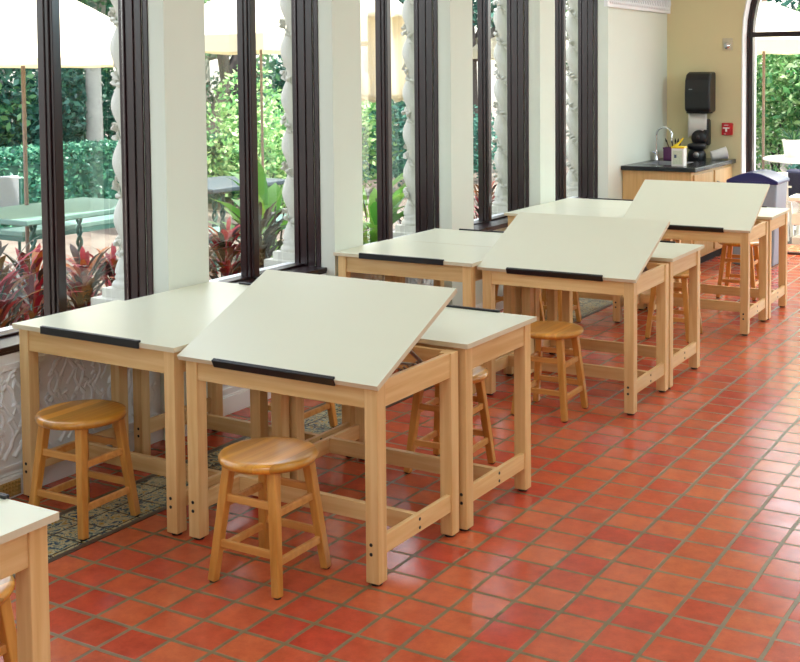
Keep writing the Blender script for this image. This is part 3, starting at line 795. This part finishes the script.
def bush(x, y, rx, ry, h, label, lm='leaf_hedge', n=2600, size=.085, seed=1, name='garden_bush', group='bushes behind the terrace', z0=0):
    o = thing(name, label, 'bush', (x, y, GZ), 0, group)
    rn = random.Random(seed); bl = []
    for i in range(8):
        bl.append((rn.uniform(-.6, .6) * rx, rn.uniform(-.6, .6) * ry, h * rn.uniform(.25, .72), rx * .5, ry * .5, h * .3))
    bl.append((0, 0, h * .4, rx, ry, h * .42))
    b = MB()
    for i in range(6):
        p = bl[i]; b.tube([(rn.uniform(-.05, .05), rn.uniform(-.05, .05), 0), (p[0] * .5, p[1] * .5, p[2] * .5), p[:3]], [.02, .014, .006], 6)
    b.build('stems', M['bark_dark'], o)
    V, Fq = leaves(blobpts(bl, n, seed), size, seed); mesh_np('foliage', V, Fq, M[lm], o)
    return o

# clipped hedges
def hedge(x0, x1, y0, y1, h, label, seed, n):
    o = thing('clipped_hedge', label, 'hedge', ((x0 + x1) / 2, (y0 + y1) / 2, GZ), 0, 'clipped hedges')
    rg = np.random.default_rng(seed); hx, hy = (x1 - x0) / 2, (y1 - y0) / 2
    p = rg.uniform(-1, 1, size=(n, 3)); ax = rg.integers(0, 3, n); sg = rg.choice([-1, 1], n)
    for a in range(3):
        mk = ax == a; p[mk, a] = sg[mk] * rg.uniform(.88, 1.04, mk.sum())
    p[:, 2] = np.abs(p[:, 2]); P = p * np.array([hx, hy, h]); P[:, 2] += .02
    V, Fq = leaves(P, .085, seed); mesh_np('foliage', V, Fq, M['leaf_hedge'], o)
    b = MB(); b.box(-hx * .82, hx * .82, -hy * .97, hy * .97, .0, h * .86); b.build('inner_twigs', M['leaf_dark'], o)
hedge(-12.3, -11.4, 8.2, 13.6, .92, 'clipped green hedge seen through the first window behind the tables', 11, 16000)
hedge(-12.3, -11.4, 14.0, 20.5, .80, 'clipped green hedge seen low through the second window', 12, 12000)

# trees and bushes
tree(-14.2, 11.6, 5.2, 2.2, 'leafy tree behind the hedge at the left edge of the first window', seed=21, n=9000)
tree(-13.0, 12.33, 4.6, 1.3, 'tree with thick pale trunk in the right pane of the first window', seed=22, n=3500, tr=.125, crown0=.62, bark='bark')
tree(-15.2, 13.8, 5.6, 2.3, 'broad dark green tree behind the pale trunk of the first window', 'leaf_dark', seed=23, n=9000)
tree(-14.6, 16.5, 5.4, 2.3, 'tall green tree behind the second window umbrella', seed=24, n=8000)
tree(-12.6, 14.0, 3.6, .9, 'dark leaning trunk tree at the left edge of the second window', 'leaf_dark', seed=25, n=1500, lean=(.4, .9), crown0=.75, bark='bark_dark', tr=.14)
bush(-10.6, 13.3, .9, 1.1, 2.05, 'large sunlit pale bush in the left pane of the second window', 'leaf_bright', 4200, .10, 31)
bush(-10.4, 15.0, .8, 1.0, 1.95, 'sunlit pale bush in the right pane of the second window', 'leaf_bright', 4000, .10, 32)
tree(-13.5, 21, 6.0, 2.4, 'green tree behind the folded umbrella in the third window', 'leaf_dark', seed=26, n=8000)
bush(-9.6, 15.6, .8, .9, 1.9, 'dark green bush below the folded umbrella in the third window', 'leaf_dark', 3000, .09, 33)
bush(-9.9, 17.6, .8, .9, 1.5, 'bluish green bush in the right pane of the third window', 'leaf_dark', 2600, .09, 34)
tree(-10.8, 19.6, 5.0, 1.6, 'dark trunk tree at the left of the fourth window', 'leaf_dark', seed=27, n=4000, tr=.2, bark='bark_dark', crown0=.5)
tree(-10.5, 24, 6.0, 2.4, 'pale green tree behind the fourth window column', 'leaf_tree', seed=28, n=6000)
tree(-3.3, 21.5, 6.2, 2.2, 'bright leafy tree beyond the arched door, left side', 'leaf_bright', seed=41, n=9000, size=.15, crown0=.12)
tree(-1.2, 23, 6.5, 2.4, 'green leafy tree beyond the arched door, right of the bright one', 'leaf_tree', seed=42, n=8000, crown0=.12)
tree(-5.6, 24, 6.5, 2.2, 'dark tree deep behind the arched door post', 'leaf_dark', seed=43, n=6000, crown0=.1)
bush(-3.6, 18.2, .8, .7, 1.4, 'low dark shrub beyond the arched door behind the patio table', 'leaf_dark', 3000, .09, 44)
bush(-2.2, 18.6, .9, .7, 1.7, 'tall green shrub beyond the arched door right side', 'leaf_hedge', 3000, .09, 45)

for i, (x, y, h_, lm) in enumerate(((-13.6, 9.3, 2.3, 'leaf_hedge'), (-13.9, 10.6, 2.5, 'leaf_tree'), (-13.7, 11.7, 2.3, 'leaf_dark'), (-14.1, 13.0, 2.5, 'leaf_hedge'), (-13.8, 14.4, 2.4, 'leaf_dark'), (-13.4, 16.0, 2.5, 'leaf_hedge'), (-13.2, 17.6, 2.5, 'leaf_dark'))):
    bush(x, y, .75, .95, h_, ['tall shrub behind the hedge at the far left edge of the first window', 'tall green shrub behind the hedge left of the umbrella pole', 'tall dark shrub behind the hedge at the first mullion',
        'tall shrub behind the hedge right of the pale trunk', 'tall dark shrub behind the second window left pane', 'tall shrub behind the second window mullion', 'tall dark shrub behind the second window column'][i], lm, 4200, .12, 80 + i, name='tall_shrub', group='tall shrubs behind the hedge')
for i, (x, y) in enumerate(((-6.6, 20.5), (-5.3, 20.8), (-4.1, 20.4), (-2.7, 20.9))):
    bush(x, y, .9, .7, 3.3, ['tall dark shrub beyond the arched door, leftmost behind the umbrella pole', 'tall shrub beyond the arched door, right behind the umbrella pole', 'tall shrub beyond the arched door, over the terrace table', 'tall shrub beyond the arched door at the right picture edge'][i],
        ('leaf_tree', 'leaf_bright', 'leaf_tree', 'leaf_bright')[i], 9000, .09, 95 + i, name='tall_shrub', group='tall shrubs beyond the arched door')
# strap-leaved and croton plants in the bed along the wall
def blades(x, y, n, h, label, lm, cat, name, seed, wide=.035, spread=.6, group=None):
    o = thing(name, label, cat, (x, y, GZ + .06), 0, group)
    rn = random.Random(seed); V = []; Fs = []
    st = MB()
    for k in range(4):
        a = rn.uniform(0, 6.28); st.tube([(0, 0, 0), (.04 * math.cos(a), .04 * math.sin(a), h * .3), (.1 * math.cos(a), .1 * math.sin(a), h * .62)], [.01, .008, .005], 6)
    st.build('stems', M['bark_dark'], o)
    for i in range(n):
        a = rn.uniform(0, 2 * PI); z0 = h * rn.uniform(.1, .65 if wide > .03 else .82); r0 = rn.uniform(.0, .1)
        L = h * rn.uniform(.3, .5) * (1 if wide > .03 else .55); el = rn.uniform(.5, 1.3); w_ = wide * rn.uniform(.7, 1.25)
        p = Vector((r0 * math.cos(a), r0 * math.sin(a), z0)); d = Vector((math.cos(a) * math.cos(el) * spread * 1.4, math.sin(a) * math.cos(el) * spread * 1.4, math.sin(el))).normalized()
        sd_ = Vector((-math.sin(a), math.cos(a), 0)); b0 = len(V)
        for k, wk in enumerate((.25, .8, 1, .75, .05)):
            q = p + d * (L * k / 4) + Vector((0, 0, -.35 * L * (k / 4) ** 2)) + Vector((math.cos(a), math.sin(a), 0)) * (.12 * L * (k / 4) ** 2)
            V += [tuple(q - sd_ * w_ * wk), tuple(q + sd_ * w_ * wk)]
        for k in range(4): Fs.append((b0 + 2 * k, b0 + 2 * k + 1, b0 + 2 * k + 3, b0 + 2 * k + 2))
    mesh_np('foliage', np.array(V), np.array(Fs), M[lm], o)
    return o
ys_ = [3.70, 4.02, 4.30, 4.62, 4.90]
cn = ['red croton plant outside the first window, nearest the left edge', 'red croton plant outside the first window, left of the mullion', 'red and yellow croton outside the first window below the bench',
      'red croton outside the first window right beside the carved column', 'dark red croton hidden behind the first pier and column']
for i, y in enumerate(ys_): blades(-5.03 + .05 * (i % 2), y, 260, .86 + .05 * ((i * 3) % 4), cn[i], 'leaf_croton', 'plant', 'croton_plant', 50 + i, .017, group='crotons under the windows')
cn = ['dark maroon croton low in the left pane of the second window', 'maroon croton left of the second window mullion', 'brownish croton in the right pane of the second window']
for i, y in enumerate((5.45, 5.78, 6.12)): blades(-4.95, y, 260, .86 + .07 * i, cn[i], 'leaf_maroon' if i != 1 else 'leaf_croton', 'plant', 'croton_plant', 60 + i, .018, group='crotons under the windows')
blades(-5.1, 6.42, 36, 1.42, 'tall green strap-leaved plant beside the second window column', 'leaf_blade', 'plant', 'strap_leaf_plant', 70, .06, group='strap-leaved plants')
blades(-5.0, 7.15, 200, .72, 'dark maroon croton in the left pane of the third window', 'leaf_maroon', 'plant', 'croton_plant', 71, .018, group='crotons under the windows')
blades(-5.1, 7.75, 36, 1.30, 'green strap-leaved plant in the left pane of the third window', 'leaf_blade', 'plant', 'strap_leaf_plant', 72, .06, group='strap-leaved plants')
blades(-5.03, 8.15, 180, .8, 'maroon croton at the foot of the third window column', 'leaf_maroon', 'plant', 'croton_plant', 73, .018, group='crotons under the windows')
blades(-5.03, 9.45, 200, .85, 'red croton at the foot of the fourth window column', 'leaf_croton', 'plant', 'croton_plant', 74, .018, group='crotons under the windows')

# umbrellas
def umbrella(x, y, R_, ze, zp, label, val=.16, n=8, rz=0, base=True):
    o = thing('market_umbrella', label, 'umbrella', (x, y, GZ), rz, 'white umbrellas on the terrace')
    MB().tube([(0, 0, .05), (0, 0, zp - GZ + .06)], .017, 12).build('pole', M['pole'], o)
    if base: MB().lathe([(.26, 0), (.27, .03), (.22, .07), (.05, .09), (.04, .18), (.0, .18)], 28).build('base', M['bark_dark'], o)
    t = MB(); ze -= GZ; zp -= GZ; vs = [(0, 0, zp)]; K = 5
    m = n * 4
    for j in range(1, K + 1):
        q = j / K
        for k in range(m):
            a = 2 * PI * k / m; sec = (k % 4) / 4; rr_ = 1 / math.cos((sec - .5) * 2 * PI / n) * math.cos(PI / n)
            sag = -.05 * q * (1 - abs(sec - .5) * 2) * 0
            vs.append((R_ * q * rr_ * math.cos(a), R_ * q * rr_ * math.sin(a), zp + (ze - zp) * (q ** 1.12) + sag))
    fs = [(0, 1 + k, 1 + (k + 1) % m) for k in range(m)]
    for j in range(K - 1):
        for k in range(m): fs.append((1 + j * m + k, 1 + (j + 1) * m + k, 1 + (j + 1) * m + (k + 1) % m, 1 + j * m + (k + 1) % m))
    t.add(vs, fs); cn_ = t.build('canopy', M['canopy'], o); sm_ = cn_.modifiers.new('thick', 'SOLIDIFY'); sm_.thickness = .004
    t = MB(); vs2 = []
    for k in range(m):
        p = vs[1 + (K - 1) * m + k]; vs2 += [p, (p[0] * 1.005, p[1] * 1.005, p[2] - val * (1 if k % 2 else .9))]
    t.add(vs2, [(2 * k, 2 * k + 1, 2 * ((k + 1) % m) + 1, 2 * ((k + 1) % m)) for k in range(m)]); vl = t.build('valance', M['canopy'], o); sm_ = vl.modifiers.new('thick', 'SOLIDIFY'); sm_.thickness = .004
    for k in range(n):
        a = 2 * PI * k / n; MB().tube([(.02 * math.cos(a), .02 * math.sin(a), zp - .03), (R_ * .97 * math.cos(a), R_ * .97 * math.sin(a), ze - .015)], .009, 6).build('rib', M['pole'], o)
    MB().lathe([(.03, zp - .01), (.035, zp + .03), (.02, zp + .06), (0, zp + .09)], 16).build('finial', M['pole'], o)
umbrella(-7.81, 6.65, 1.34, 1.93, 2.62, 'large white umbrella over the patio table in the first window', .06, 8, .2)
umbrella(-9.0, 11.2, 1.35, 2.25, 2.95, 'white umbrella with cream valance in the second window', .2, 4, .7)
umbrella(-10.2, 20.6, 1.3, 2.25, 2.9, 'white umbrella glimpsed at the left of the fourth window', .2, 8, .1)
umbrella(-3.72, 14.0, 1.2, 2.14, 2.62, 'white umbrella with scalloped valance beyond the arched door', .14, 8, .2)
# folded umbrella
fu = thing('folded_umbrella', 'tall folded white umbrella hanging closed in the third window', 'umbrella', (-6.55, 10.03, GZ))
MB().tube([(0, 0, .05), (0, 0, 2.75)], .019, 12).build('pole', M['pole'], fu)
MB().lathe([(.24, 0), (.25, .03), (.2, .07), (.04, .09), (.0, .1)], 24).build('base', M['bark_dark'], fu)
t = MB(); n = 64; vs = []; fs = []
pr_ = [(.03, 2.72), (.16, 2.62), (.30, 2.5), (.345, 2.42), (.33, 2.40), (.30, 2.2), (.32, 1.9), (.36, 1.66), (.34, 1.6)]
for j, (r, z) in enumerate(pr_):
    for k in range(n):
        a = 2 * PI * k / n; f_ = 1 + (.13 if j > 3 else .04) * math.cos(8 * a)
        vs.append((r * f_ * math.cos(a), r * f_ * math.sin(a), z + (.03 * math.cos(8 * a) if j == len(pr_) - 1 else 0)))
for j in range(len(pr_) - 1):
    for k in range(n): fs.append((j * n + k, j * n + (k + 1) % n, (j + 1) * n + (k + 1) % n, (j + 1) * n + k))
t.add(vs, fs, 0, True); q = t.build('canopy', M['canopy'], fu); sm_ = q.modifiers.new('thick', 'SOLIDIFY'); sm_.thickness = .004

# picnic tables, benches, chair
def patio_table(x, y, w_, d_, label, rz=0, top='mesh_top'):
    o = thing('patio_table', label, 'table', (x, y, GZ), rz)
    h = .74 - GZ
    t = MB(); t.box(-w_ / 2, w_ / 2, -d_ / 2, d_ / 2, h - .045, h); t.build('tabletop', M[top], o, bevel=.01)
    for sx in (-1, 1):
        for sy in (-1, 1):
            l = MB(); cx_, cy_ = sx * (w_ / 2 - .12), sy * (d_ / 2 - .16)
            for k in range(2):
                pts = []
                for i in range(30):
                    a = i * .8 + k * PI; pts.append((cx_ + .017 * math.cos(a), cy_ + .017 * math.sin(a), (h - .05) * i / 29))
                l.tube(pts, .014, 6)
            l.build('leg', M['mesh_leg'], o)
    return o
def bench(x, y, L, label, rz=0):
    o = thing('patio_bench', label, 'bench', (x, y, GZ), rz, 'benches on the terrace')
    t = MB(); t.box(-.15, .15, -L / 2, L / 2, .44, .49); t.build('seat_plank', M['mesh_top'], o, bevel=.008)
    t = MB(); t.box(-.152, .152, -L / 2 - .002, L / 2 + .002, .40, .44); t.build('seat_frame', M['mesh_leg'], o)
    for sy in (-1, 1): MB().beam((0, sy * (L / 2 - .2), 0), (0, sy * (L / 2 - .2), .40), .07, .07).build('leg', M['mesh_leg'], o)
patio_table(-7.42, 6.62, .92, 1.4, 'pale green metal patio table outside the first window, umbrella pole beside it')
bench(-8.55, 7.9, 1.6, 'metal patio bench beyond the pale table, farther of two in the first window')
bench(-6.95, 7.75, .8, 'dark edged metal bench nearer the first window, right of the pale table')
patio_table(-7.75, 8.95, .9, 1.2, 'dark patio table low in the left pane of the second window', top='shaded_top')
bench(-7.0, 9.3, 1.1, 'patio bench beside the table in the second window')
ch = thing('patio_chair', 'metal mesh patio chair with pale cushioned back behind the first window table', 'chair', (-8.9, 7.25, GZ), R(60))
MB().box(-.24, .24, -.23, .23, .42, .45).build('seat', M['mesh_leg'], ch, bevel=.01)
MB().box(-.24, .24, .21, .25, .5, .93).build('backrest', mat('pale_grey_fabric', srgb(146, 152, 160), .8), ch, bevel=.02)
for sx in (-1, 1):
    for sy in (-1, 1): MB().tube([(sx * .22, sy * .21, 0), (sx * .22, sy * .21, .42)], .014, 8).build('leg', M['mesh_leg'], ch)
    MB().tube([(sx * .24, .22, .45), (sx * .24, .22, .9)], .014, 8).build('back_post', M['mesh_leg'], ch)

# outside the arched door
tt = thing('terrace_table', 'white round terrace table beyond the arched door holding a potted plant', 'table', (-3.14, 14.05, GZ))
MB().lathe([(0, .805), (.56, .805), (.58, .82), (.58, .835), (.56, .845), (0, .845)], 40).build('tabletop', M['white_plastic'], tt)
MB().lathe([(.24, 0), (.24, .02), (.05, .05), (.035, .4), (.05, .78), (.12, .806)], 24).build('pedestal', M['white_plastic'], tt)
po = thing('potted_plant', 'spiky plant in a white pot on the terrace table outside', 'potted plant', (-3.37, 13.98, .7855))
MB().lathe([(.0, 0), (.09, 0), (.115, .17), (.125, .21), (.11, .21), (.1, .19), (0, .185)], 28).build('pot', M['white_plastic'], po)
rn = random.Random(9); t = MB()
for i in range(26):
    a = rn.uniform(0, 6.28); L = rn.uniform(.14, .26); e_ = rn.uniform(.5, 1.4)
    p = Vector((.03 * math.cos(a), .03 * math.sin(a), .185)); d = Vector((math.cos(a) * math.cos(e_), math.sin(a) * math.cos(e_), math.sin(e_)))
    t.tube([p, p + d * L * .5, p + d * L + Vector((0, 0, -.03))], [.012, .01, .001], 5)
t.build('foliage', M['leaf_tree'], po)
def garden_chair(x, y, rz, label):
    o = thing('garden_chair', label, 'chair', (x, y, GZ), rz, 'white chairs beyond the arched door')
    MB().box(-.24, .24, -.22, .22, .41, .45).build('seat', M['white_plastic'], o, bevel=.015)
    t = MB()
    for i in range(5): t.beam((-.2 + i * .1, .22, .45), (-.2 + i * .1, .28, .72), .085, .014, up=(0, 1, 0))
    t.beam((-.24, .285, .735), (.24, .285, .735), .025, .05); t.build('backrest', M['white_plastic'], o, bevel=.006)
    for sx in (-1, 1):
        for sy in (-1, 1): MB().beam((sx * .23, sy * .2, 0), (sx * .2, sy * .18, .41), .035, .035, up=(0, 1, 0)).build('leg', M['white_plastic'], o)
        MB().beam((sx * .25, -.2, .6), (sx * .25, .25, .6), .05, .02).build('armrest', M['white_plastic'], o)
garden_chair(-3.42, 13.12, R(186), 'white slatted garden chair outside the arched door, nearest the bin')
garden_chair(-2.82, 13.2, R(165), 'white garden chair with a dark navy cushion outside the arched door')
cu = MB().box(-.2, .2, -.06, .06, 0, .34, M=Matrix.Rotation(R(-14), 4, 'X')).build('seat_cushion', M['navy'], bevel=.03, seg=3, loc=(-2.97, 12.98, .395)); cu.rotation_euler = (0, 0, R(165))
tag(cu, 'dark navy cushion leaning on the white garden chair outside', 'cushion')
bw_ = thing('block_wall', 'low white stone block wall outside the arched door at the right edge', 'wall', (-2.60, 12.55, GZ))
t = MB(); 
for j in range(4):
    for i in range(4):
        o_ = .2 if j % 2 else 0
        t.box(-.4 + i * .4 + o_ - .0, -.4 + i * .4 + o_ + .392, -.12, .12, -.0 + j * .125, .12 + j * .125)
t.build('stone_courses', M['stone_white'], bw_, bevel=.008); MB().box(-.43, 1.62, -.15, .15, .50, .55).build('coping', M['stone_white'], bw_, bevel=.012)

# ------------------------------------------------------------------ light
wd = bpy.data.worlds.new('world'); bpy.context.scene.world = wd; wd.use_nodes = True
nt = wd.node_tree; bg = nt.nodes['Background']
sk = nt.nodes.new('ShaderNodeTexSky'); sk.sky_type = 'NISHITA'; sk.sun_disc = False; sk.sun_elevation = R(52); sk.sun_rotation = R(10); sk.air_density = 1.2; sk.dust_density = 2.5
hs = nt.nodes.new('ShaderNodeHueSaturation'); hs.inputs['Saturation'].default_value = .35; nt.links.new(sk.outputs[0], hs.inputs['Color']); nt.links.new(hs.outputs[0], bg.inputs[0]); bg.inputs[1].default_value = .95
sun = bpy.data.lights.new('sun', 'SUN'); so_ = bpy.data.objects.new('sun', sun); C.objects.link(so_)
sun.energy = 14; sun.angle = R(1.0); sun.color = (1, .95, .86)
d = Vector((.42, .14, 1.0)).normalized(); so_.rotation_euler = d.to_track_quat('Z', 'Y').to_euler()
def area(name, loc, target, sx, sy, power, col):
    l = bpy.data.lights.new(name, 'AREA'); o = bpy.data.objects.new(name, l); C.objects.link(o)
    l.shape = 'RECTANGLE'; l.size = sx; l.size_y = sy; l.energy = power; l.color = col
    o.location = loc; v = Vector(loc) - Vector(target); o.rotation_euler = v.to_track_quat('Z', 'Y').to_euler()
    return o
# fill lights added inside the unseen right and front openings, in place of daylight
for i, (a, b) in enumerate(RW): area('window_fill', (X1 - .02, (a + b) / 2, 3.0), (-1.5, (a + b) / 2, .6), b - a, .8, (9, 9, 18, 95)[i], (1, .95, .78) if i < 3 else (.55, .87, 1))  # strong cool far one is added to imitate daylight from the arched door
for i, (a, b) in enumerate(FW): area('window_fill', ((a + b) / 2, Y0 + .02, 2.85), ((a + b) / 2 - .8, 2.2, .6), b - a, 1.0, 24, (.76, .93, 1))
# added fill lights at ceiling height, no lamps hang there
for x, y, e in ((-1.5, 1.2, 27), (-1.5, 4.6, 20), (-1.7, 8.8, 30), (1.2, 2.6, 24), (1.2, 7.0, 22)): area('ceiling_fill', (x, y, ZC - .05), (x, y, 0), .8, .8, e, (.80, .94, 1))

sc = bpy.context.scene
sc.view_settings.view_transform = 'Standard'; sc.view_settings.look = 'None'; sc.view_settings.exposure = 0; sc.view_settings.gamma = 1; sc.view_settings.use_curve_mapping = False
